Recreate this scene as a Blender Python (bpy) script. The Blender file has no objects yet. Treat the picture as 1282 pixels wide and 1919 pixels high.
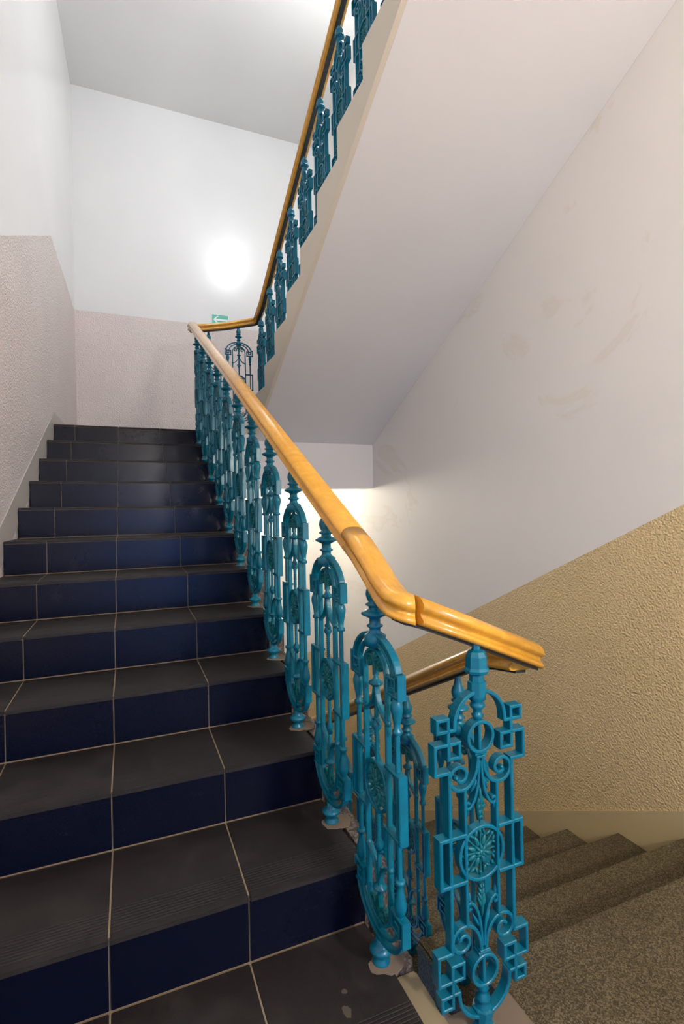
import bpy, bmesh, math, random
from mathutils import Vector, Matrix
random.seed(7)
C = bpy.context.scene.collection
PI = math.pi

# ------------------------------------------------------------------ camera
def look():
    y, p, r = 0.393, -0.001, -0.0194
    F = Vector((math.sin(y)*math.cos(p), math.cos(y)*math.cos(p), math.sin(p)))
    R0 = Vector((math.cos(y), -math.sin(y), 0)); U0 = R0.cross(F)
    R = R0*math.cos(r) + U0*math.sin(r); U = -R0*math.sin(r) + U0*math.cos(r)
    return Matrix(((R.x, U.x, -F.x, -.0479), (R.y, U.y, -F.y, -1.2036), (R.z, U.z, -F.z, 1.0548), (0, 0, 0, 1)))
cd = bpy.data.cameras.new('camera'); cam = bpy.data.objects.new('camera', cd); C.objects.link(cam)
cd.sensor_fit = 'HORIZONTAL'; cd.sensor_width = 36; cd.lens = 36*967.7/1282; cd.clip_start = .02
cam.matrix_world = look()
bpy.context.scene.camera = cam

# ------------------------------------------------------------------ world, view
sc = bpy.context.scene
sc.view_settings.view_transform = 'Standard'; sc.view_settings.look = 'None'
sc.view_settings.gamma = 1; sc.view_settings.use_curve_mapping = False
EXPOSURE = 0.27
sc.view_settings.exposure = EXPOSURE
w = bpy.data.worlds.new('sky'); sc.world = w; w.use_nodes = True
w.node_tree.nodes['Background'].inputs[0].default_value = (.25, .5, 1, 1)
w.node_tree.nodes['Background'].inputs[1].default_value = 1.0

# lamps: position, colour, watts, radius
LAMP_UPPER = ((1.56, 1.86, 5.30), (.93, .96, 1.0), 80, .08)
FILL_NEAR = ((1.10, -2.50, 1.95), (1, .91, .77), 132, .10)  # unseen fill lamp, added to brighten soffit and right wall from behind
LAMP_LOWER = ((1.30, 3.95, 1.42), (1, .92, .77), 36, .08)
WINDOW_FILL = ((.05, .25, 1.0), 18)

# ------------------------------------------------------------------ material helpers
def mat(name, col, rough=.5, spec=.5, metal=0, coat=0, coat_rough=.1):
    m = bpy.data.materials.new(name); m.use_nodes = True
    b = m.node_tree.nodes['Principled BSDF']
    b.inputs['Base Color'].default_value = (*col, 1); b.inputs['Roughness'].default_value = rough
    b.inputs['Specular IOR Level'].default_value = spec; b.inputs['Metallic'].default_value = metal
    b.inputs['Coat Weight'].default_value = coat; b.inputs['Coat Roughness'].default_value = coat_rough
    return m
class N:
    def __init__(s, m): s.m = m; s.t = m.node_tree; s.b = s.t.nodes['Principled BSDF']
    def new(s, ty, **kw):
        n = s.t.nodes.new(ty)
        for k, v in kw.items():
            if k.startswith('i_'): n.inputs[k[2:].replace('_', ' ')].default_value = v
            else: setattr(n, k, v)
        return n
    def link(s, a, b): s.t.links.new(a, b)
    def coord(s, scale=(1, 1, 1), kind='Object'):
        tc = s.new('ShaderNodeTexCoord'); mp = s.new('ShaderNodeMapping'); mp.inputs['Scale'].default_value = scale
        s.link(tc.outputs[kind], mp.inputs['Vector']); return mp.outputs[0]
    def noise(s, vec, scale, detail=4, rough=.5, dist=0):
        n = s.new('ShaderNodeTexNoise'); n.inputs['Scale'].default_value = scale; n.inputs['Detail'].default_value = detail
        n.inputs['Roughness'].default_value = rough; n.inputs['Distortion'].default_value = dist
        s.link(vec, n.inputs['Vector']); return n.outputs['Fac']
    def ramp(s, fac, stops, interp='LINEAR'):
        r = s.new('ShaderNodeValToRGB'); r.color_ramp.interpolation = interp
        e = r.color_ramp.elements
        while len(e) < len(stops): e.new(.5)
        for el, (p, c) in zip(e, stops): el.position = p; el.color = (*c, 1) if len(c) == 3 else c
        s.link(fac, r.inputs[0]); return r.outputs[0]
    def bump(s, h, strength, dist, normal=None):
        b = s.new('ShaderNodeBump'); b.inputs['Strength'].default_value = strength; b.inputs['Distance'].default_value = dist
        s.link(h, b.inputs['Height'])
        if normal: s.link(normal, b.inputs['Normal'])
        return b.outputs[0]
    def mix(s, f, a, b, blend='MIX'):
        m = s.new('ShaderNodeMix', data_type='RGBA', blend_type=blend)
        for sock, v in ((m.inputs[0], f), (m.inputs[6], a), (m.inputs[7], b)):
            if isinstance(v, (int, float)): sock.default_value = v
            elif isinstance(v, tuple): sock.default_value = (*v, 1)
            else: s.link(v, sock)
        return m.outputs[2]
    def base(s, c): s.link(c, s.b.inputs['Base Color'])
    def normal(s, n): s.link(n, s.b.inputs['Normal'])

def plaster(name, col, rough, stains=False, spec=.5):
    m = mat(name, col, rough, spec); n = N(m); v = n.coord()
    f = n.noise(v, 1.3, 5)
    c = n.ramp(f, [(.3, tuple(x*.955 for x in col)), (.7, col)])
    if stains:
        v2 = n.coord((1, .8, 1.1))
        f2 = n.noise(v2, 1.15, 9, .62, 1.2)
        k = n.ramp(f2, [(.57, (0, 0, 0)), (.60, (.22, .22, .22)), (.64, (.10, .10, .10)), (.72, (0, 0, 0))])
        c = n.mix(k, c, (.66, .55, .36))
    n.base(c)
    n.normal(n.bump(n.noise(v, 38, 5), .10, .004))
    return m
M_WHITE = plaster('white_gloss_paint', (.80, .80, .80), .22)
M_CREAM = plaster('cream_wall_paint', (.84, .81, .76), .62, stains=True)
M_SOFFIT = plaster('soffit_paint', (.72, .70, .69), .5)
M_EDGE = plaster('beige_edge_paint', (.66, .58, .47), .5)
M_BAND = plaster('smooth_beige_paint', (.58, .455, .25), .45)
M_BAND_L = plaster('smooth_grey_beige_paint', (.50, .45, .41), .38)

def stucco(name, col):
    m = mat(name, col, .42, .55); n = N(m); v = n.coord()
    f = n.noise(v, 78, 3, .55, .6)
    vor = n.new('ShaderNodeTexVoronoi', feature='SMOOTH_F1'); vor.inputs['Scale'].default_value = 115; n.link(v, vor.inputs['Vector'])
    h = n.mix(.5, f, vor.outputs['Distance'])
    n.normal(n.bump(h, 1.0, .012))
    n.base(n.ramp(n.noise(v, 2, 4), [(.3, tuple(x*.93 for x in col)), (.7, col)]))
    return m
M_STUCCO = stucco('textured_beige_paint', (.74, .56, .285))
M_STUCCO_B = stucco('textured_pinkish_paint', (.76, .67, .64))

def tile_mat(name, col, rough, grooves):
    m = mat(name, col, rough, .5); n = N(m); v = n.coord()
    fine = n.noise(v, 420, 2)
    dust = n.noise(v, 5, 8, .7)
    c = n.ramp(fine, [(.42, tuple(x*.7 for x in col)), (.58, tuple(min(1, x*1.35) for x in col))])
    dustc = tuple(min(1, x*2.4+.015) for x in col)
    kk = n.ramp(dust, [(.48, (0, 0, 0)), (.72, (.5, .5, .5))])
    c = n.mix(kk, c, dustc) if grooves else c
    nr = n.bump(fine, .25, .0012)
    if grooves:
        sp = n.new('ShaderNodeSeparateXYZ'); n.link(v, sp.inputs[0])
        wv = n.new('ShaderNodeMath', operation='PINGPONG'); wv.inputs[1].default_value = .0045; n.link(sp.outputs['Y'], wv.inputs[0])
        sc_ = n.new('ShaderNodeMath', operation='MULTIPLY'); sc_.inputs[1].default_value = 220; n.link(wv.outputs[0], sc_.inputs[0])
        sm = n.new('ShaderNodeMath', operation='SMOOTH_MIN'); sm.inputs[1].default_value = .45; sm.inputs[2].default_value = .1; n.link(sc_.outputs[0], sm.inputs[0])
        # only the strip 15-95 mm behind the nosing is ribbed
        a = n.new('ShaderNodeMath', operation='COMPARE'); a.inputs[1].default_value = .055; a.inputs[2].default_value = .040; n.link(sp.outputs['Y'], a.inputs[0])
        mu = n.new('ShaderNodeMath', operation='MULTIPLY'); n.link(sm.outputs[0], mu.inputs[0]); n.link(a.outputs[0], mu.inputs[1])
        nr = n.bump(mu.outputs[0], .9, .0022, nr)
    n.base(c); n.normal(nr)
    rr = n.ramp(dust, [(.3, (rough*.85,)*3), (.7, (min(1, rough*1.25),)*3)])
    n.link(rr, n.b.inputs['Roughness'])
    return m
M_TREAD = tile_mat('brown_black_tread_tile', (.0135, .0105, .0098), .56, True); M_TREAD.node_tree.nodes['Principled BSDF'].inputs['Specular IOR Level'].default_value = .4
M_RISER = tile_mat('navy_black_riser_tile', (.0016, .003, .0115), .24, False); M_RISER.node_tree.nodes['Principled BSDF'].inputs['Specular IOR Level'].default_value = .25
M_GROUT = mat('tan_grout', (.27, .20, .13), .9); 

def terrazzo(name, a, b, c, scale=230):
    m = mat(name, a, .6, .35); n = N(m); v = n.coord()
    vo = n.new('ShaderNodeTexVoronoi'); vo.inputs['Scale'].default_value = scale; n.link(v, vo.inputs['Vector'])
    sep = n.new('ShaderNodeSeparateColor'); n.link(vo.outputs['Color'], sep.inputs[0])
    col = n.ramp(sep.outputs[0], [(0, a), (.34, b), (.72, c)], 'CONSTANT')
    big = n.ramp(n.noise(v, 3, 6, .6), [(.35, (.78, .74, .66)), (.7, (1.08, 1.05, 1.02))])
    n.base(n.mix(1.0, col, big, 'MULTIPLY'))
    n.normal(n.bump(sep.outputs[1], .18, .0015))
    return m
M_TERR = terrazzo('speckled_terrazzo', (.042, .033, .018), (.088, .072, .039), (.16, .132, .080), 300)
M_TERR_D = terrazzo('worn_dark_terrazzo', (.05, .042, .04), (.10, .085, .078), (.19, .16, .145), 150)
M_MORTAR = plaster('mortar', (.17, .13, .095), .9)

def paint_mat(name, col, rough=.33):
    m = mat(name, col, rough, .34, coat=.06, coat_rough=.12); n = N(m); v = n.coord()
    f = n.noise(v, 18, 5, .6)
    n.base(n.ramp(f, [(.3, tuple(x*.80 for x in col)), (.7, tuple(x*1.12 for x in col))]))
    n.normal(n.bump(n.noise(v, 260, 3), .22, .0008))
    return m
M_TEAL = paint_mat('turquoise_enamel', (.0, .135, .215))
M_TEAL_ORN = paint_mat('turquoise_enamel_ornament', (.0, .120, .150), .42)

def wood_mat(name, dark, light):
    m = mat(name, light, .28, .5, coat=.6, coat_rough=.08); n = N(m)
    v = n.coord((6, 6, 6)); f = n.noise(v, 2.2, 7, .6, 1.5)
    v2 = n.coord((22, 2.2, 4.4)); g = n.noise(v2, 7, 4, .6)
    c = n.ramp(f, [(.25, dark), (.7, light)])
    c = n.mix(n.ramp(g, [(.45, (.0, .0, .0)), (.62, (.55, .55, .55))]), c, tuple(x*.72 for x in light))
    n.base(c)
    return m
M_WOOD = wood_mat('honey_varnished_wood', (.54, .235, .016), (.74, .375, .038))
M_IRON = mat('dark_flat_iron', (.012, .015, .016), .45)
M_GLASS = mat('pane_glass', (.9, .95, 1), .02); M_GLASS.node_tree.nodes['Principled BSDF'].inputs['Transmission Weight'].default_value = 1
M_FRAME = mat('white_window_frame', (.75, .75, .74), .4)
M_GREEN = mat('sign_green', (.10, .48, .38), .4)
M_SIGNW = mat('sign_white', (.86, .93, .90), .4)
M_LAMPM = mat('lamp_metal', (.6, .6, .6), .35, metal=1)
def emis(name, col, s):
    m = mat(name, (.9, .9, .9), .4); b = m.node_tree.nodes['Principled BSDF']
    b.inputs['Emission Color'].default_value = (*col, 1); b.inputs['Emission Strength'].default_value = s; return m

# ------------------------------------------------------------------ object helpers
def obj(name, bm, mats, parent=None, loc=None):
    bmesh.ops.recalc_face_normals(bm, faces=bm.faces)
    me = bpy.data.meshes.new(name); bm.to_mesh(me); bm.free()
    for m in (mats if isinstance(mats, (list, tuple)) else [mats]): me.materials.append(m)
    o = bpy.data.objects.new(name, me); C.objects.link(o)
    if loc is not None: o.location = loc
    if parent: o.parent = parent
    return o
def tag(o, label, cat, group=None):
    o['label'] = label; o['category'] = cat
    if group: o['group'] = group
    return o
def thing(name, label, cat, loc=(0, 0, 0), rz=0, group=None):
    o = bpy.data.objects.new(name, None); C.objects.link(o); o.location = loc; o.rotation_euler = (0, 0, rz); o.empty_display_size = .05
    return tag(o, label, cat, group)
def struct(name, bm, mats):
    o = obj(name, bm, mats); o['kind'] = 'structure'; return o
def box(bm, x0, x1, y0, y1, z0, z1, bevel=0, mi=0):
    vs = [bm.verts.new((x, y, z)) for x in (x0, x1) for y in (y0, y1) for z in (z0, z1)]
    fs = [bm.faces.new([vs[i] for i in q]) for q in ((0, 1, 3, 2), (4, 6, 7, 5), (0, 4, 5, 1), (2, 3, 7, 6), (0, 2, 6, 4), (1, 5, 7, 3))]
    for f in fs: f.material_index = mi
    if bevel:
        es = {e for f in fs for e in f.edges}
        bmesh.ops.bevel(bm, geom=list(es), offset=bevel, segments=2, affect='EDGES')
def prism(bm, pts, vec, mi=0):
    """extrude the closed 3D polygon pts along vec"""
    vec = Vector(vec); a = [bm.verts.new(p) for p in pts]; b = [bm.verts.new(Vector(p)+vec) for p in pts]
    fs = [bm.faces.new(a), bm.faces.new(b[::-1])]
    n = len(a)
    for i in range(n): fs.append(bm.faces.new((a[i], b[i], b[(i+1) % n], a[(i+1) % n])))
    for f in fs: f.material_index = mi
    return fs
def lathe(bm, prof, seg=16, cx=0, cy=0, square=False):
    """prof = list of (radius, z); axis vertical through (cx, cy)"""
    rings = []
    for r, z in prof:
        ring = []
        for i in range(seg):
            a = 2*PI*i/seg + (PI/seg if square else 0)
            ring.append(bm.verts.new((cx+max(r, .0004)*math.cos(a), cy+max(r, .0004)*math.sin(a), z)))
        rings.append(ring)
    for a, b in zip(rings, rings[1:]):
        for i in range(seg):
            f = bm.faces.new((a[i], a[(i+1) % seg], b[(i+1) % seg], b[i])); f.smooth = not square
    bm.faces.new(rings[0][::-1]); bm.faces.new(rings[-1])
def strip(bm, pts, wd, t, closed=False, cham=None, y0=0):
    """bar of in-plane width wd and depth t along 2D points (x,z), mitred, with chamfered edges"""
    c = cham if cham is not None else min(wd, t)*.22
    hw, ht = wd/2, t/2
    sec = [(-hw+c, -ht), (hw-c, -ht), (hw, -ht+c), (hw, ht-c), (hw-c, ht), (-hw+c, ht), (-hw, ht-c), (-hw, -ht+c)]
    n = len(pts); rings = []
    for i in range(n):
        p = Vector(pts[i])
        if closed: a = (p-Vector(pts[i-1])).normalized(); b = (Vector(pts[(i+1) % n])-p).normalized()
        else:
            a = (p-Vector(pts[i-1])).normalized() if i else None
            b = (Vector(pts[i+1])-p).normalized() if i < n-1 else None
            if a is None: a = b
            if b is None: b = a
        na = Vector((-a.y, a.x)); nb = Vector((-b.y, b.x)); m = na+nb
        if m.length < 1e-4: m = na
        m.normalize(); k = 1/max(.35, m.dot(na))
        rings.append([bm.verts.new((p.x+m.x*s*k, y0+v, p.y+m.y*s*k)) for s, v in sec])
    L = n if closed else n-1
    for i in range(L):
        A, B = rings[i], rings[(i+1) % n]
        for j in range(8): bm.faces.new((A[j], A[(j+1) % 8], B[(j+1) % 8], B[j]))
    if not closed: bm.faces.new(rings[0][::-1]); bm.faces.new(rings[-1])
def arc(cx, cz, r, a0, a1, n=14, rz=None):
    rz = rz or r
    return [(cx+r*math.cos(math.radians(a0+(a1-a0)*i/n)), cz+rz*math.sin(math.radians(a0+(a1-a0)*i/n))) for i in range(n+1)]
def blob(bm, x, z, ang, ln, wd, t, y=0, seg=8, rings=5):
    """leaf / bead: ellipsoid of length ln pointing along ang (degrees) in the panel plane"""
    ca, sa = math.cos(math.radians(ang)), math.sin(math.radians(ang))
    prev = None; first = None
    R = []
    for i in range(rings+1):
        s = i/rings; u = s*ln; rad = math.sin(PI*min(1, s**.8))**.8 if 0 < s < 1 else .02
        ring = []
        for j in range(seg):
            a = 2*PI*j/seg; o = rad*wd/2*math.cos(a); v = rad*t/2*math.sin(a)
            ring.append(bm.verts.new((x+u*ca-o*sa, y+v, z+u*sa+o*ca)))
        R.append(ring)
    for a, b in zip(R, R[1:]):
        for j in range(seg):
            f = bm.faces.new((a[j], a[(j+1) % seg], b[(j+1) % seg], b[j])); f.smooth = True
    bm.faces.new(R[0][::-1]); bm.faces.new(R[-1])
def bead(bm, x, z, r, t=None, y=0):
    t = t or 2*r
    blob(bm, x-r, z, 0, 2*r, 2*r, t, y, 8, 6)
def mir(pts, zc=None, sx=1):
    return [(sx*x, z if zc is None else 2*zc-z) for x, z in pts]
def bez(p0, p1, p2, p3, n=10):
    out = []
    for i in range(n+1):
        t = i/n; u = 1-t
        out.append(tuple(u**3*a+3*u*u*t*b+3*u*t*t*c+t**3*d for a, b, c, d in zip(p0, p1, p2, p3)))
    return out
def spiral(cx, cz, r0, r1, a0, a1, n=20):
    return [(cx+(r0+(r1-r0)*i/n)*math.cos(math.radians(a0+(a1-a0)*i/n)), cz+(r0+(r1-r0)*i/n)*math.sin(math.radians(a0+(a1-a0)*i/n))) for i in range(n+1)]
def copy_tree(o, parent=None):
    c = o.copy(); C.objects.link(c); c.parent = parent
    for ch in o.children: copy_tree(ch, c)
    return c

# ------------------------------------------------------------------ layout numbers (metres)
G, RZ = .3107, .1579              # tiled flight: going, rise
XL = lambda Y: -.511-.022*(4.68-Y)   # left wall
XW = 2.11                          # right wall
YB = 4.68                          # back wall
YF = -2.75                         # wall behind the photographer
ZL, ZU, ZLOW, ZC = -.18, 1.737, -1.93, 5.46   # near landing, upper landing, lower landing, ceiling
XA, XB, XC = .481, .855, 1.066      # lines of the three balustrades
FY = -.115
# flight going down (B) and up (C)
GB, RB = .316, .158
GC, RC = .3125, .1565

# ------------------------------------------------------------------ the shell
def wall_object(name, polys, vec, mats):
    bm = bmesh.new()
    for pts, mi in polys: prism(bm, pts, vec, mi)
    return struct(name, bm, mats)
# left wall: white above, stucco dado below following the stairs
def L(Y, Z): return (XL(Y), Y, Z)
zs = lambda Y: 3.163-.505*(3.19-Y)
wall_object('wall_left', [
    ([L(YF, ZLOW), L(YB, ZLOW), L(YB, 3.163), L(3.19, 3.163), L(-.2, zs(-.2)), L(YF, zs(-.2))], 1),
    ([L(YF, zs(-.2)), L(-.2, zs(-.2)), L(3.19, 3.163), L(YB, 3.163), L(YB, ZC), L(YF, ZC)], 0)],
    (-.15, 0, 0), [M_WHITE, M_STUCCO_B])
# back wall
xl = XL(YB)-.15
wall_object('wall_back', [
    ([(xl, YB, ZLOW-.2), (XW+.15, YB, ZLOW-.2), (XW+.15, YB, -.62), (xl, YB, -.62)], 2),
    ([(xl, YB, -.62), (XW+.15, YB, -.62), (XW+.15, YB, 1.59), (xl, YB, 1.59)], 3),
    ([(xl, YB, 1.59), (XW+.15, YB, 1.59), (XW+.15, YB, 3.163), (xl, YB, 3.163)], 1),
    ([(xl, YB, 3.163), (XW+.15, YB, 3.163), (XW+.15, YB, ZC), (xl, YB, ZC)], 0)],
    (0, .15, 0), [M_WHITE, M_STUCCO_B, M_STUCCO, M_CREAM])
# right wall
zd = lambda Y: 1.057-.475*(Y-.25)
yk = .25+(1.057+.62)/.475
wall_object('wall_right', [
    ([(XW, YF, ZLOW-.2), (XW, YB, ZLOW-.2), (XW, YB, -.62), (XW, yk, -.62), (XW, -.35, zd(-.35)), (XW, YF, zd(-.35))], 1),
    ([(XW, YF, zd(-.35)), (XW, -.35, zd(-.35)), (XW, yk, -.62), (XW, YB, -.62), (XW, YB, ZC), (XW, YF, ZC)], 0)],
    (.15, 0, 0), [M_CREAM, M_STUCCO])
# wall behind, with an added, unseen window to house the blue fill light
bm = bmesh.new(); wx0, wx1, wz0, wz1 = -.25, 1.35, .05, 1.75
for x0, x1, z0, z1 in ((-.83, wx0, -2.1, ZC), (wx1, XW+.15, -2.1, ZC), (wx0, wx1, -2.1, wz0), (wx0, wx1, wz1, ZC)):
    box(bm, x0, x1, YF-.2, YF, z0, z1)
struct('wall_front', bm, M_CREAM)
bm = bmesh.new()
for x0, x1, z0, z1 in ((wx0, wx1, wz0, wz0+.06), (wx0, wx1, wz1-.06, wz1), (wx0, wx0+.06, wz0+.06, wz1-.06), (wx1-.06, wx1, wz0+.06, wz1-.06), ((wx0+wx1)/2-.03, (wx0+wx1)/2+.03, wz0+.06, wz1-.06)):
    box(bm, x0, x1, YF-.14, YF-.08, z0, z1)
wo = struct('added_window_1', bm, M_FRAME)
bm = bmesh.new(); box(bm, wx0+.06, wx1-.06, YF-.113, YF-.107, wz0+.06, wz1-.06); obj('added_window_pane', bm, M_GLASS, wo)
# ceiling
bm = bmesh.new(); box(bm, -.85, XW+.15, YF-.2, YB+.15, ZC, ZC+.15); struct('ceiling', bm, plaster('ceiling_paint', (.89, .89, .88), .6))
# lower floor, landings
bm = bmesh.new(); box(bm, XL(4)-.02, XW, 3.12, YB, ZLOW-.17, ZLOW); struct('floor_lower', bm, M_TERR)
bm = bmesh.new(); box(bm, -.83, XW, YF, 3.12, -3.9, -3.75); box(bm, -.83, XW, 3.12, YB, -3.9, -3.75); struct('floor_bottom', bm, M_TERR)
bm = bmesh.new()
box(bm, XL(0)+.0, .56, YF, -.335, ZL-.16, ZL); box(bm, .56, .80, YF, -.42, ZL-.16, ZL); box(bm, .80, XW, YF, -.047, ZL-.16, ZL, 0)
struct('floor_near', bm, M_TERR)
bm = bmesh.new(); box(bm, XL(4)-.01, XW, 3.42, YB, 1.59, ZU-.001); box(bm, XL(4)-.01, .56, 3.13, 3.42, 1.59, ZU-.001); struct('floor_upper', bm, M_TERR_D)
bm = bmesh.new(); box(bm, XL(-1), XW, YF, -.40, 3.44, 3.615); struct('floor_top', bm, M_SOFFIT)
# beam carrying the upper landing and slab above it
bm = bmesh.new(); box(bm, .60, XW, 3.21, 3.42, 1.27, 1.735, .003); struct('trim_1', bm, M_SOFFIT)

# smooth skirting bands
bm = bmesh.new()
pts = [L(-.35, -.1), L(3.11, ZU-.1), L(YB, ZU-.1), L(YB, ZU+.10), L(3.16, ZU+.10), L(-.30, .10)]
prism(bm, pts, (.004, 0, 0)); struct('baseboard_left', bm, M_BAND_L)
bm = bmesh.new()
nz = lambda Y: -.353-.5*(Y-.276)
prism(bm, [(XW, YF, ZL-.1), (XW, -.05, ZL-.1), (XW, 3.12, ZLOW-.1), (XW, YB, ZLOW-.1), (XW, YB, ZLOW+.12), (XW, 3.25, ZLOW+.12), (XW, -.01, nz(-.01)+.115), (XW, YF, ZL+.12)], (-.006, 0, 0))
struct('baseboard_right', bm, M_BAND)

# ------------------------------------------------------------------ tiled flight (up, on the left)
fl = thing('tiled_staircase', 'tiled stair flight with dark brown treads and navy risers climbing along the left wall', 'staircase', (0, 0, 0))
XJ = [-.702, -.402, -.102, .198, .495]
def tiles_x(x0, x1): 
    xs = [x0]+[x for x in XJ if x0+.02 < x < x1-.02]+[x1]
    return [(a+(.002 if i else 0), b-(.002 if i < len(xs)-2 else 0)) for i, (a, b) in enumerate(zip(xs, xs[1:]))]
for s in range(-1, 11):
    # step s: tread top at (s+1)*RZ ; nosing at y = s*G ; s=-1 is the lowest one, level 0
    y0 = s*G if s >= 0 else -.318
    z1 = (s+1)*RZ; x0 = XL(y0+.32)+.001
    zb = z1-RZ if s >= 0 else ZL
    y1 = (s+1)*G+.004 if s < 10 else 3.135
    last = s == 10
    bm = bmesh.new()                       # concrete core showing as grout between tiles and as terrazzo at the open side
    box(bm, x0, .494, y0+.010, y1+.008, zb-.02, z1-.0022)
    core = obj('step', bm, M_GROUT, fl); 
    bm = bmesh.new()
    for a, b in tiles_x(x0, .495): box(bm, a, b, -.004, (y1-y0)-.0, -.011, 0, .0016)
    obj('tread', bm, M_TREAD, core, (0, y0, z1))
    bm = bmesh.new()
    for a, b in tiles_x(x0, .495): box(bm, a, b, 0, .009, zb+.004, z1-.0145, .001)
    obj('riser', bm, M_RISER, core, (0, y0+.003, 0))
    bm = bmesh.new()                       # old terrazzo end of the step outside the tiles
    yb0 = y0-.006 if s >= 0 else -.135
    box(bm, .4955, .560, yb0, y1-.008, zb-.16 if s >= 0 else -.18, z1-.004, .012)
    obj('step_end', bm, M_TERR_D, core)
    if s < 10:
        bm = bmesh.new()                   # mortar patch round the panel foot
        yc = FY+(s+1)*G; n = 18
        ring = [(XA+.012+(.040+.010*random.random())*math.cos(2*PI*i/n), yc-.008+(.028+.010*random.random())*math.sin(2*PI*i/n), z1-.003) for i in range(n)]
        prism(bm, ring, (0, 0, .0045)); obj('mortar_patch', bm, M_MORTAR, core)
# upper landing tiles
bm = bmesh.new()
for r_ in range(5):
    ya, yb_ = 3.14+r_*.3, min(3.44+r_*.3, YB)-.004
    x0 = XL(ya)+.004
    xs = [x0, -.402, -.102, .198, .495] + ([.798, 1.098, 1.398, 1.698, 1.998, XW] if ya > 3.42 else [])
    for a, b in zip(xs, xs[1:]): box(bm, a+.002, b-.002, ya, yb_, ZU-.002, ZU+.006)
tag(obj('landing_tiles', bm, M_TREAD), 'dark tiles covering the upper landing beyond the top step', 'floor tiles')
# sloping underside of the tiled flight
bm = bmesh.new()
prism(bm, [(XL(1)+.01, -.30, ZL-.02), (XL(1)+.01, -.30, ZL-.16), (XL(1)+.01, 3.40, 1.44), (XL(1)+.01, 3.40, 1.585), (XL(1)+.01, 3.12, 1.55)], (.559-XL(1)-.012, 0, 0))
obj('stair_underside', bm, M_EDGE, fl)
# stains on the lowest tread
for cx, cy, rr, lab in ((.36, -.195, .011, 'larger dried plaster spot on the lowest dark tread'), (.372, -.15, .006, 'smaller dried plaster spot on the lowest dark tread')):
    bm = bmesh.new(); n = 14
    prism(bm, [(cx+rr*(.7+.6*random.random())*math.cos(2*PI*i/n), cy+rr*1.2*(.7+.6*random.random())*math.sin(2*PI*i/n), .0002) for i in range(n)], (0, 0, .0004))
    tag(obj('plaster_spot', bm, mat('dried_plaster', (.06, .048, .036), .9)), lab, 'stain')

# cream curb round the near end of the stair well
bm = bmesh.new()
box(bm, .4965, .558, -.335, -.136, -.40, -.026, .006)
tag(obj('well_curb', bm, plaster('worn_cream_paint', (.25, .20, .12), .6)), 'worn cream painted curb beside the lowest tiled tread at the stair well', 'curb')
bm = bmesh.new()
box(bm, .5605, .785, -.419, -.185, -.33, -.115, .006)
tag(obj('well_curb', bm, plaster('worn_brown_paint', (.17, .13, .095), .6)), 'low brownish curb under the front facing ironwork panel at the stair well', 'curb')

# ------------------------------------------------------------------ flight going down (B)
fb = thing('terrazzo_staircase', 'speckled grey terrazzo flight going down along the right wall', 'staircase')
for s in range(0, 11):
    y0 = -.047+GB*s; z1 = -.353-RB*s
    bm = bmesh.new()
    # tread s reaches from under the upper nosing to its own nosing
    box(bm, .80, XW-.007, y0+.002, y0+GB+.008, z1-RB+.0, z1, .008)
    box(bm, .802, XW-.008, y0-.1, y0+GB-.01, z1-RB-.10, z1-.02)
    obj('step', bm, M_TERR, fb)
bm = bmesh.new()
prism(bm, [(.80, -.05, -.36), (.80, -.05, -.62), (.80, 3.10, -2.2), (.80, 3.10, -1.95)], (-.012, 0, 0))
obj('stringer', bm, M_EDGE, fb)

# ------------------------------------------------------------------ flight going up overhead (C)
fc = thing('upper_staircase', 'flight overhead rising towards the camera, plain sloping soffit with beige stepped edge', 'staircase')
prof = [(3.42, 1.735)]
for i in range(12):
    y = 3.385-GC*i
    prof += [(y, 1.737+RC*i), (y, 1.737+RC*(i+1))]
yend = 3.385-GC*12
prof += [(yend, 1.737+RC*12)]
# soffit plane z = 1.68 + .5*(3.2-y)
sof = lambda y: 1.68+.5*(3.21-y)
prof_f = prof+[(yend, sof(yend)), (3.2095, 1.68), (3.2095, 1.735)]
bm = bmesh.new()
prism(bm, [(.985, y, z) for y, z in prof_f], (XW-.986, 0, 0)); obj('flight_slab', bm, M_SOFFIT, fc)
bm = bmesh.new()
prism(bm, [(.96, y, z) for y, z in prof_f], (.0245, 0, 0)); obj('edge_strip', bm, M_EDGE, fc)

# ------------------------------------------------------------------ ironwork panels
def lozenge_finial(bm, z0):
    lathe(bm, [(.024, z0-.012), (.026, z0+.012), (.020, z0+.016), (.013, z0+.022), (.013, z0+.030), (.019, z0+.033), (.019, z0+.036), (.013, z0+.040),
               (.013, z0+.052), (.020, z0+.056), (.031, z0+.061), (.032, z0+.065), (.024, z0+.070), (.014, z0+.074), (.014, z0+.080), (.021, z0+.083), (.021, z0+.086), (.014, z0+.090),
               (.018, z0+.098), (.0205, z0+.108), (.019, z0+.118), (.013, z0+.130), (.009, z0+.148), (.0065, z0+.172)], 16)
def swell(bm, x, za, zb, r=.0135):
    d = zb-za
    lathe(bm, [(.006, za), (.011, za+.02*d), (.011, za+.10*d), (.007, za+.14*d), (.008, za+.3*d), (r, za+.62*d), (r*1.0, za+.74*d), (.009, za+.90*d), (.007, za+.93*d), (.010, za+.96*d), (.007, zb)], 12, x)
def swell_inv(bm, x, za, zb, r=.0135):
    d = zb-za
    lathe(bm, [(.007, za), (.010, za+.04*d), (.007, za+.07*d), (.009, za+.10*d), (r, za+.26*d), (r, za+.38*d), (.008, za+.7*d), (.007, za+.86*d), (.011, za+.90*d), (.011, za+.98*d), (.006, zb)], 12, x)

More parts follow.
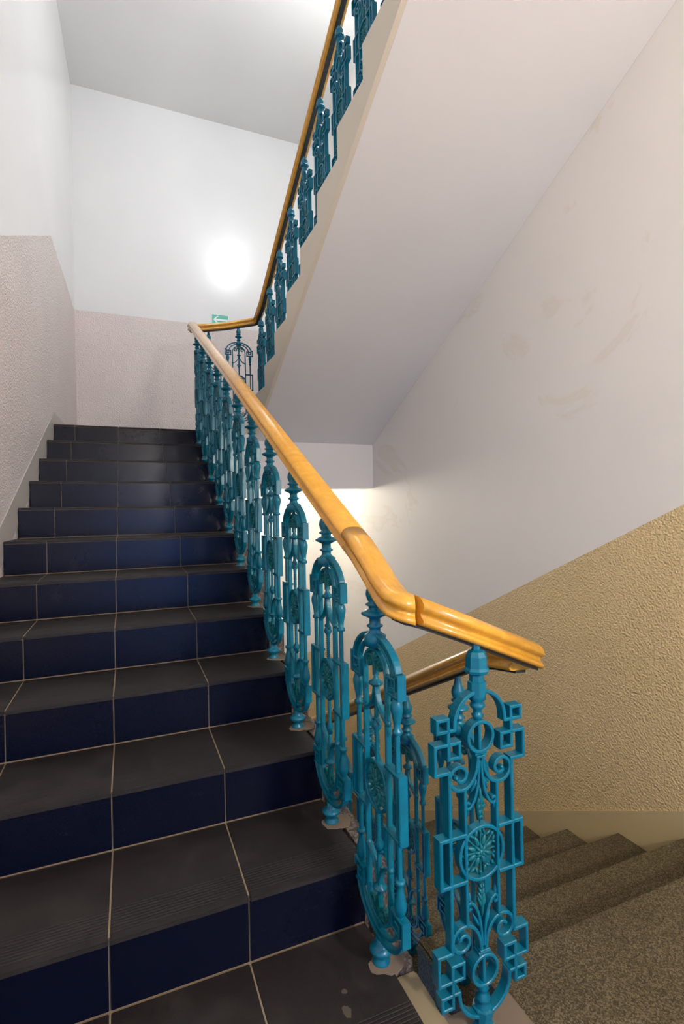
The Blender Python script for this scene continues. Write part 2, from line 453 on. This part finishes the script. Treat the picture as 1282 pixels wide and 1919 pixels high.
T1 = .0175
def make_round_panel(name='ironwork_panel'):
    """arched panel with turned finial; local x = along the rail, z up, foot at 0"""
    zc = .415
    t = thing(name, '', 'railing panel')
    A, O = M_TEAL, M_TEAL_ORN
    def part(nm, bm, m=A, par=None):
        if nm not in ('finial', 'foot'):
            for v in bm.verts: v.co.x *= 1.09
        return obj(nm, bm, m, par or t)
    bm = bmesh.new(); lozenge_finial(bm, .753); part('finial', bm)
    bm = bmesh.new(); lathe(bm, [(.021, -.001), (.021, .006), (.014, .012), (.014, .018), (.021, .023), (.027, .030), (.027, .035), (.019, .040), (.013, .046), (.013, .058)], 16); part('foot', bm)
    for top in (True, False):
        f = (lambda p: p) if top else (lambda p: mir(p, zc))
        bm = bmesh.new(); strip(bm, f([(.104, .700)]+arc(0, .688, .104, 8, 172, 22, .080)+[(-.104, .700)]), .0085, T1); part('arch', bm)
        bm = bmesh.new(); strip(bm, f([(.080, .672)]+arc(0, .688, .080, 8, 172, 20, .063)+[(-.080, .672)]), .007, T1*.8); part('arch', bm)
        for sx in (1, -1):
            bm = bmesh.new()                       # greek key at the shoulder
            k = [(.104, .702), (.112, .702), (.112, .654), (.092, .654), (.066, .654), (.066, .690), (.098, .690), (.098, .670), (.080, .670)]
            strip(bm, f(mir(k, sx=sx)), .0065, T1*1.2); part('greek_key', bm)
            bm = bmesh.new()
            if top: swell(bm, sx*.092, .572, .656)
            else: swell_inv(bm, sx*.092, 2*zc-.656, 2*zc-.572)
            part('turned_swell', bm)
            bm = bmesh.new()
            zz = sorted([z if top else 2*zc-z for z in (.490, .576)])
            strip(bm, [(sx*.092, zz[0]), (sx*.092, zz[1])], .009, T1*.6); part('bar', bm)
        # fan of leaves and two volutes inside the head
        bm = bmesh.new()
        for sx in (1, -1):
            sp = spiral(0, 0, .016, .003, 110, -330, 20)
            strip(bm, f(mir([(.024+x, .700+z) for x, z in sp], sx=sx)), .005, T1*.75)
            strip(bm, f(mir(bez((.0185, .715), (.006, .722), (.002, .70), (.002, .672)), sx=sx)), .005, T1*.75)
        fl_ = 1 if top else -1
        for a, l_ in ((90, .032), (52, .024), (128, .024), (20, .018), (160, .018)):
            zz = .708 if top else 2*zc-.708
            blob(bm, 0, zz, a*fl_, l_, .010, T1*.9)
        bead(bm, 0, .706 if top else 2*zc-.706, .008, T1)
        part('scrollwork', bm, O)
        # stem with disc, forked legs and twisted drop
        bm = bmesh.new()
        q = lambda z: z if top else 2*zc-z
        pr = [(.0055, .770), (.0055, .735), (.009, .731), (.0055, .727), (.0055, .668), (.008, .662), (.017, .656), (.017, .652), (.008, .647), (.0055, .642), (.0055, .575),
              (.004, .570), (.010, .560), (.012, .552), (.005, .540)]
        for i in range(12): pr += [(.0062, .537-i*.0058), (.0040, .5345-i*.0058)]
        pr = [(r, q(z)) for r, z in pr]
        lathe(bm, pr if not top else pr[::-1], 10); part('stem', bm)
        bm = bmesh.new()
        for sx in (1, -1):
            strip(bm, f(mir(bez((.003, .648), (.005, .615), (.022, .590), (.052, .580)), sx=sx)), .0065, T1*.8)
            blob(bm, 0, q(.575), (-38 if top else 38) if sx > 0 else (218 if top else 142), .026, .009, T1*.7)
        part('fork', bm)
    bm = bmesh.new()                              # long inner capsule
    strip(bm, arc(0, .680, .052, 0, 180, 16)+arc(0, 2*zc-.680, .052, 180, 360, 16), .0075, T1*.8, closed=True)
    for sx in (1, -1):
        for z in (.580, 2*zc-.580): bead(bm, sx*.052, z, .009, T1)
    part('inner_frame', bm)
    for sx in (1, -1):
        bm = bmesh.new()                          # flat bracket at mid height
        strip(bm, mir([(.050, .485), (.110, .485), (.110, .345), (.050, .345)], sx=sx), .0085, T1*1.25)
        strip(bm, [(sx*.092, .344), (sx*.092, .486)], .007, T1*.7)
        part('side_bracket', bm)
    rosette(t, .415, .056, T1, O)
    return t
def rosette(t, zc, R, T, O):
    bm = bmesh.new(); strip(bm, arc(0, zc, R, 0, 348.75, 31), .0075, T, closed=True)
    ring = obj('rosette', bm, M_TEAL, t)
    bm = bmesh.new()
    for i in range(8):
        a = 22.5+45*i; ca, sa = math.cos(math.radians(a)), math.sin(math.radians(a))
        blob(bm, .010*ca, zc+.010*sa, a, R*.50, .013, T*.62)
        x, z = R*.60*ca, zc+R*.60*sa
        blob(bm, x, z, a+38, R*.36, .008, T*.5); blob(bm, x, z, a-38, R*.36, .008, T*.5)
        a2 = math.radians(a+22.5)
        bead(bm, R*.80*math.cos(a2), zc+R*.80*math.sin(a2), .0055, T*.55)
        strip(bm, [(R*.25*math.cos(a2), zc+R*.25*math.sin(a2)), (R*.97*math.cos(a2), zc+R*.97*math.sin(a2))], .0035, T*.35)
    for i in range(8):
        a = math.radians(45*i); blob(bm, 0, zc, 45*i, .020, .009, T*1.0)
    bead(bm, 0, zc, .010, T*1.15)
    obj('rosette_flower', bm, O, ring)

T2 = .023
def make_square_panel(name='ironwork_panel', foot=.05):
    """flat-bar panel with greek keys, rings and C-scrolls; block finial; foot at 0"""
    zc = .404
    t = thing(name, '', 'railing panel')
    A, O = M_TEAL, M_TEAL_ORN
    def part(nm, bm, m=A): return obj(nm, bm, m, t)
    bm = bmesh.new()
    lathe(bm, [(.021, .757), (.021, .785), (.017, .787), (.0165, .801), (.027, .806), (.029, .812), (.025, .818), (.024, .842), (.019, .853), (.010, .857), (.009, .870)], 8, square=True); part('finial', bm)
    bm = bmesh.new(); lathe(bm, [(.024, -.002), (.024, .018), (.018, .022), (.018, .040), (.024, .044), (.024, .056), (.016, .060)], 8, square=True); part('foot', bm)
    for top in (True, False):
        f = (lambda p: p) if top else (lambda p: mir(p, zc))
        q = (lambda z: z) if top else (lambda z: 2*zc-z)
        bm = bmesh.new(); strip(bm, f([(.068, .688)]+arc(0, .697, .068, 0, 180, 20)+[(-.068, .688)]), .0085, T2*1.1); part('arch', bm)
        for sx in (1, -1):
            bm = bmesh.new()
            k = [(.068, .690), (.112, .690), (.112, .716), (.085, .716), (.085, .629), (.056, .629), (.056, .661), (.119, .661), (.119, .600), (.084, .600), (.084, .588)]
            strip(bm, f(mir(k, sx=sx)), .0075, T2*1.15); part('greek_key', bm)
        bm = bmesh.new(); strip(bm, [(x, q(z)) for x, z in arc(0, .664, .033, 0, 348, 29)], .0075, T2*1.2, closed=True)
        strip(bm, [(0, q(.632)), (0, q(.696))], .0075, T2*.8); part('ring', bm)
        bm = bmesh.new()
        pr = [(.012, .770), (.019, .760), (.019, .745), (.013, .740), (.0175, .735), (.0175, .729), (.010, .722), (.010, .714), (.015, .710), (.009, .703), (.009, .697)]
        pr = [(r, q(z)) for r, z in pr]; lathe(bm, pr if not top else pr[::-1], 8)
        part('stem', bm)
        bm = bmesh.new()
        zcol = q(.627); strip(bm, [(-.015, zcol), (.015, zcol)], .009, T2*.95)
        zcol = q(.620); strip(bm, [(-.012, zcol), (.012, zcol)], .005, T2*1.1)
        for sx in (1, -1):
            big = bez((.006, .620), (.008, .575), (.028, .553), (.052, .554))+spiral(.055, .585, .031, .008, -90, 330, 26)[1:]
            strip(bm, f(mir(big, sx=sx)), .0075, T2*.95)
            bx, bz = spiral(.055, .585, .031, .008, -90, 330, 26)[-1]; bead(bm, sx*bx, q(bz), .007, T2*.9)
            hk = bez((.003, .610), (.004, .56), (.012, .515), (.034, .508))+spiral(.034, .517, .009, .003, -90, 150, 8)[1:]
            strip(bm, f(mir(hk, sx=sx)), .0065, T2*.85)
            blob(bm, sx*.004, q(.575), (-62 if top else 62) if sx > 0 else (242 if top else 118), .042, .010, T2*.7)
            blob(bm, sx*.036, q(.516), (-80 if top else 80), .030, .009, T2*.6)
        part('scrollwork', bm)
        bm = bmesh.new()
        for i, (l_, wd) in enumerate(((.030, .020), (.024, .022), (.020, .018), (.016, .012))):
            z = .530-i*.014
            blob(bm, 0, q(z), (-70 if top else 70), l_, wd*.5, T2*.8); blob(bm, 0, q(z), (-110 if top else 110), l_, wd*.5, T2*.8)
        blob(bm, 0, q(.56), (-90 if top else 90), .095, .010, T2*.9)
        part('leaf_bud', bm, O)
    for sx in (1, -1):
        bm = bmesh.new(); strip(bm, [(sx*.084, 2*zc-.592), (sx*.084, .592)], .0085, T2*1.15); part('bar', bm)
        bm = bmesh.new(); strip(bm, [(sx*.043, 2*zc-.556), (sx*.043, .556)], .0075, T2*1.0); part('bar', bm)
        bm = bmesh.new(); strip(bm, mir([(.043, .455), (.109, .455), (.109, .353), (.043, .353)], sx=sx), .0085, T2*1.2); part('side_bracket', bm)
    rosette(t, zc, .058, T2*.9, O)
    return t

ORD = ['lowest', 'second', 'third', 'fourth', 'fifth', 'sixth', 'seventh', 'eighth', 'ninth', 'tenth', 'eleventh']
round_proto = make_round_panel(); round_used = [False]
def round_panel(x, y, z, rz, label, group):
    o = copy_tree(round_proto) if round_used[0] else round_proto
    round_used[0] = True
    o.location = (x, y, z); o.rotation_euler = (0, 0, rz); o['label'] = label; o['category'] = 'railing panel'; o['group'] = group
sq_proto = make_square_panel(); sq_used = [False]
def square_panel(x, y, z, rz, label, group=None):
    o = copy_tree(sq_proto) if sq_used[0] else sq_proto
    sq_used[0] = True
    o.location = (x, y, z); o.rotation_euler = (0, 0, rz); o['label'] = label; o['category'] = 'railing panel'
    if group: o['group'] = group
for k in range(11):
    tail = {0: 'lowest on the tiled flight by the rail bend', 10: 'topmost on the tiled flight'}.get(k, ORD[k]+' from the bottom along the tiled flight')
    round_panel(XA, FY+k*G, k*RZ-.001, PI/2, 'arched turquoise iron panel with turned finial, '+tail, 'arched panels beside the tiled flight')
for i in range(5):
    lab = ['on the downward flight, right behind the front facing panel', 'second on the downward flight, clear against textured wall', 'third down on the downward flight', 'fourth down on the downward flight', 'fifth and farthest on the downward flight'][i]
    round_panel(XB, .095+GB*i, -.353-RB*i-.001, PI/2, 'arched turquoise iron panel '+lab, 'arched panels beside the flight going down')
round_panel(.899, 3.43, 1.822, 0, 'right one of two camera facing arched turquoise panels on the upper landing', 'arched panels across the upper landing')
round_panel(.635, 3.43, 1.745, 0, 'left one of two camera facing arched turquoise panels on the upper landing', 'arched panels across the upper landing')
square_panel(.669, -.245, -.117, 0, 'front facing turquoise greek key panel with rosette, nearest of all, at the stair well')
for i in range(10):
    tail = {0: 'lowest, at the upper landing rail bend', 9: 'topmost in view at the picture edge'}.get(i, ORD[i]+' up from the landing')
    square_panel(XC, 3.262-GC*i, 1.737+RC*(i+1)-.001, PI/2, 'turquoise greek key panel of the overhead flight, '+tail, 'greek key panels beside the overhead flight')
# ledge carrying the two landing panels
bm = bmesh.new(); box(bm, .5605, .76, 3.385, 3.475, 1.738, 1.746, .002); box(bm, .7, 1.10, 3.385, 3.475, 1.738, 1.823, .004)
tag(obj('landing_curb', bm, M_EDGE), 'low curb under the two camera facing panels on the upper landing', 'curb')

# ------------------------------------------------------------------ handrails
RAILP = [(-.020, 0), (.020, 0), (.029, .003), (.032, .009), (.030, .014), (.024, .018), (.0215, .023), (.023, .028), (.030, .032), (.034, .038), (.0335, .046), (.027, .055), (.016, .0605), (0, .062),
         (-.016, .0605), (-.027, .055), (-.0335, .046), (-.034, .038), (-.030, .032), (-.023, .028), (-.0215, .023), (-.024, .018), (-.030, .014), (-.032, .009), (-.029, .003)]
IRONP = [(-.014, -.006), (.014, -.006), (.014, .0015), (-.014, .0015)]
def sweep(bm, path, prof, smooth=True):
    n = len(path); P = [Vector(p) for p in path]; rings = []
    for i in range(n):
        a = (P[i]-P[i-1]) if i else (P[1]-P[0]); b = (P[i+1]-P[i]) if i < n-1 else (P[i]-P[i-1])
        a = Vector((a.x, a.y, 0)).normalized(); b = Vector((b.x, b.y, 0)).normalized()
        na = Vector((a.y, -a.x, 0)); nb = Vector((b.y, -b.x, 0)); m = (na+nb).normalized(); k = 1/max(.4, m.dot(na))
        rings.append([bm.verts.new(P[i]+m*s*k+Vector((0, 0, h))) for s, h in prof])
    L_ = len(prof)
    for A_, B_ in zip(rings, rings[1:]):
        for j in range(L_):
            f = bm.faces.new((A_[j], A_[(j+1) % L_], B_[(j+1) % L_], B_[j])); f.smooth = smooth
    bm.faces.new(rings[0][::-1]); bm.faces.new(rings[-1])
def sub(path, n=6):
    out = []
    for a, b in zip(path, path[1:]):
        for i in range(n): out.append(tuple(x+(y-x)*i/n for x, y in zip(a, b)))
    return out+[path[-1]]
def rail(name, label, segs, group=None):
    t = thing(name, label, 'handrail', group=group)
    for nm, path in segs:
        bm = bmesh.new(); sweep(bm, path, RAILP); o = obj(nm, bm, M_WOOD, t)
    iron = []
    for nm, path in segs: iron += path if not iron else path[1:]
    bm = bmesh.new(); sweep(bm, iron, IRONP, False); obj('iron_strip', bm, M_IRON, t)
    return t
za = lambda Y: .900+(Y-FY)/G*RZ
J = (XA, 0.0, za(0.0)-.004)
near_turn = [J, (XA, -.05, .931), (XA, -.09, .906), (XA, -.13, .880), (XA, -.165, .855), (XA, -.195, .838), (XA+.002, -.220, .827), (XA+.012, -.238, .820), (XA+.030, -.247, .813)]
end_b = (.866, -.208, .664)
rail('handrail', 'honey varnished wooden handrail of the tiled flight, wrapping the stair well bend in front',
     [('rail_length', [(XA, 3.36, za(3.27)), (XA, 3.27, za(3.25)), (XA, 1.60, za(1.60)), J]), ('rail_bend', near_turn),
      ('rail_length', [near_turn[-1], (.66, -.233, .752), end_b])])
rb = lambda Y: .282+.114-.5*(Y-.42)
rail('handrail', 'wooden handrail dropping away beside the flight going down',
     [('rail_length', [(XB-.017, -.195, .655), (XB-.004, -.10, .636), (XB, -.02, rb(-.02)), (XB, 1.55, rb(1.55))])])
zr = lambda Y: 2.800+.5008*(3.268-Y)
rail('handrail', 'wooden handrail of the overhead flight with short landing crosspiece',
     [('rail_length', [(XA-.001, 3.385, za(3.27)+.004), (.62, 3.41, 2.655), (.80, 3.43, 2.70), (XC-.02, 3.43, 2.768), (XC, 3.415, 2.775), (XC, 3.36, 2.79)]),
      ('rail_length', [(XC, 3.36, 2.79), (XC, 3.20, zr(3.20)), (XC, 1.5, zr(1.5)), (XC, .05, zr(.05))])])

# ------------------------------------------------------------------ exit sign on the back wall
sg = thing('exit_sign', 'small green exit sign with white left arrow on the back wall above the landing rail', 'sign', (.95, YB, 3.235))
bm = bmesh.new(); box(bm, -.095, .095, -.004, 0, -.06, .06); obj('plate', bm, M_SIGNW, sg)
bm = bmesh.new(); box(bm, -.090, .090, -.0055, -.004, -.055, .055); obj('panel', bm, M_GREEN, sg)
bm = bmesh.new()
prism(bm, [(-.078, -.0056, 0), (-.030, -.0056, .044), (-.014, -.0056, .044), (-.048, -.0056, .011), (.088, -.0056, .011), (.088, -.0056, -.011), (-.048, -.0056, -.011), (-.014, -.0056, -.044), (-.030, -.0056, -.044)], (0, -.0012, 0))
obj('arrow', bm, M_SIGNW, sg)

# ------------------------------------------------------------------ lamps and daylight
def lamp(label, spec, em):
    loc, col, watt, rad = spec
    t = thing('ceiling_or_fill_lamp', label, 'lamp', loc)
    bm = bmesh.new(); lathe(bm, [(.09, .14), (.09, .12), (.05, .11), (.05, .09)], 20); obj('lamp_base', bm, M_LAMPM, t)
    bm = bmesh.new(); bmesh.ops.create_uvsphere(bm, u_segments=20, v_segments=12, radius=rad*.8)
    for f in bm.faces: f.smooth = True
    g = obj('globe', bm, emis('lamp_glow', col, em), t); g.visible_shadow = True
    ld = bpy.data.lights.new('lamp_light', 'POINT'); ld.energy = watt; ld.color = col; ld.shadow_soft_size = rad
    lo = bpy.data.objects.new('lamp_light', ld); C.objects.link(lo); lo.parent = t; lo.location = (0, 0, -rad*1.95)
    ld.use_shadow = True
    return t
lamp('round ceiling lamp above the overhead flight', LAMP_UPPER, 8)
lamp('round fill lamp, added and unseen, behind the near landing beside the added window', FILL_NEAR, 8)
lamp('round ceiling lamp under the upper landing', LAMP_LOWER, 8)
ld = bpy.data.lights.new('added_window_fill', 'AREA'); ld.shape = 'RECTANGLE'; ld.size = wx1-wx0-.1; ld.size_y = wz1-wz0-.1  # blue fill added at the unseen window, tints the near risers and panel
ld.color = WINDOW_FILL[0]; ld.energy = WINDOW_FILL[1]
lo = bpy.data.objects.new('added_window_fill', ld); C.objects.link(lo); lo.location = ((wx0+wx1)/2, YF-.05, (wz0+wz1)/2); lo.rotation_euler = (PI/2, 0, 0)
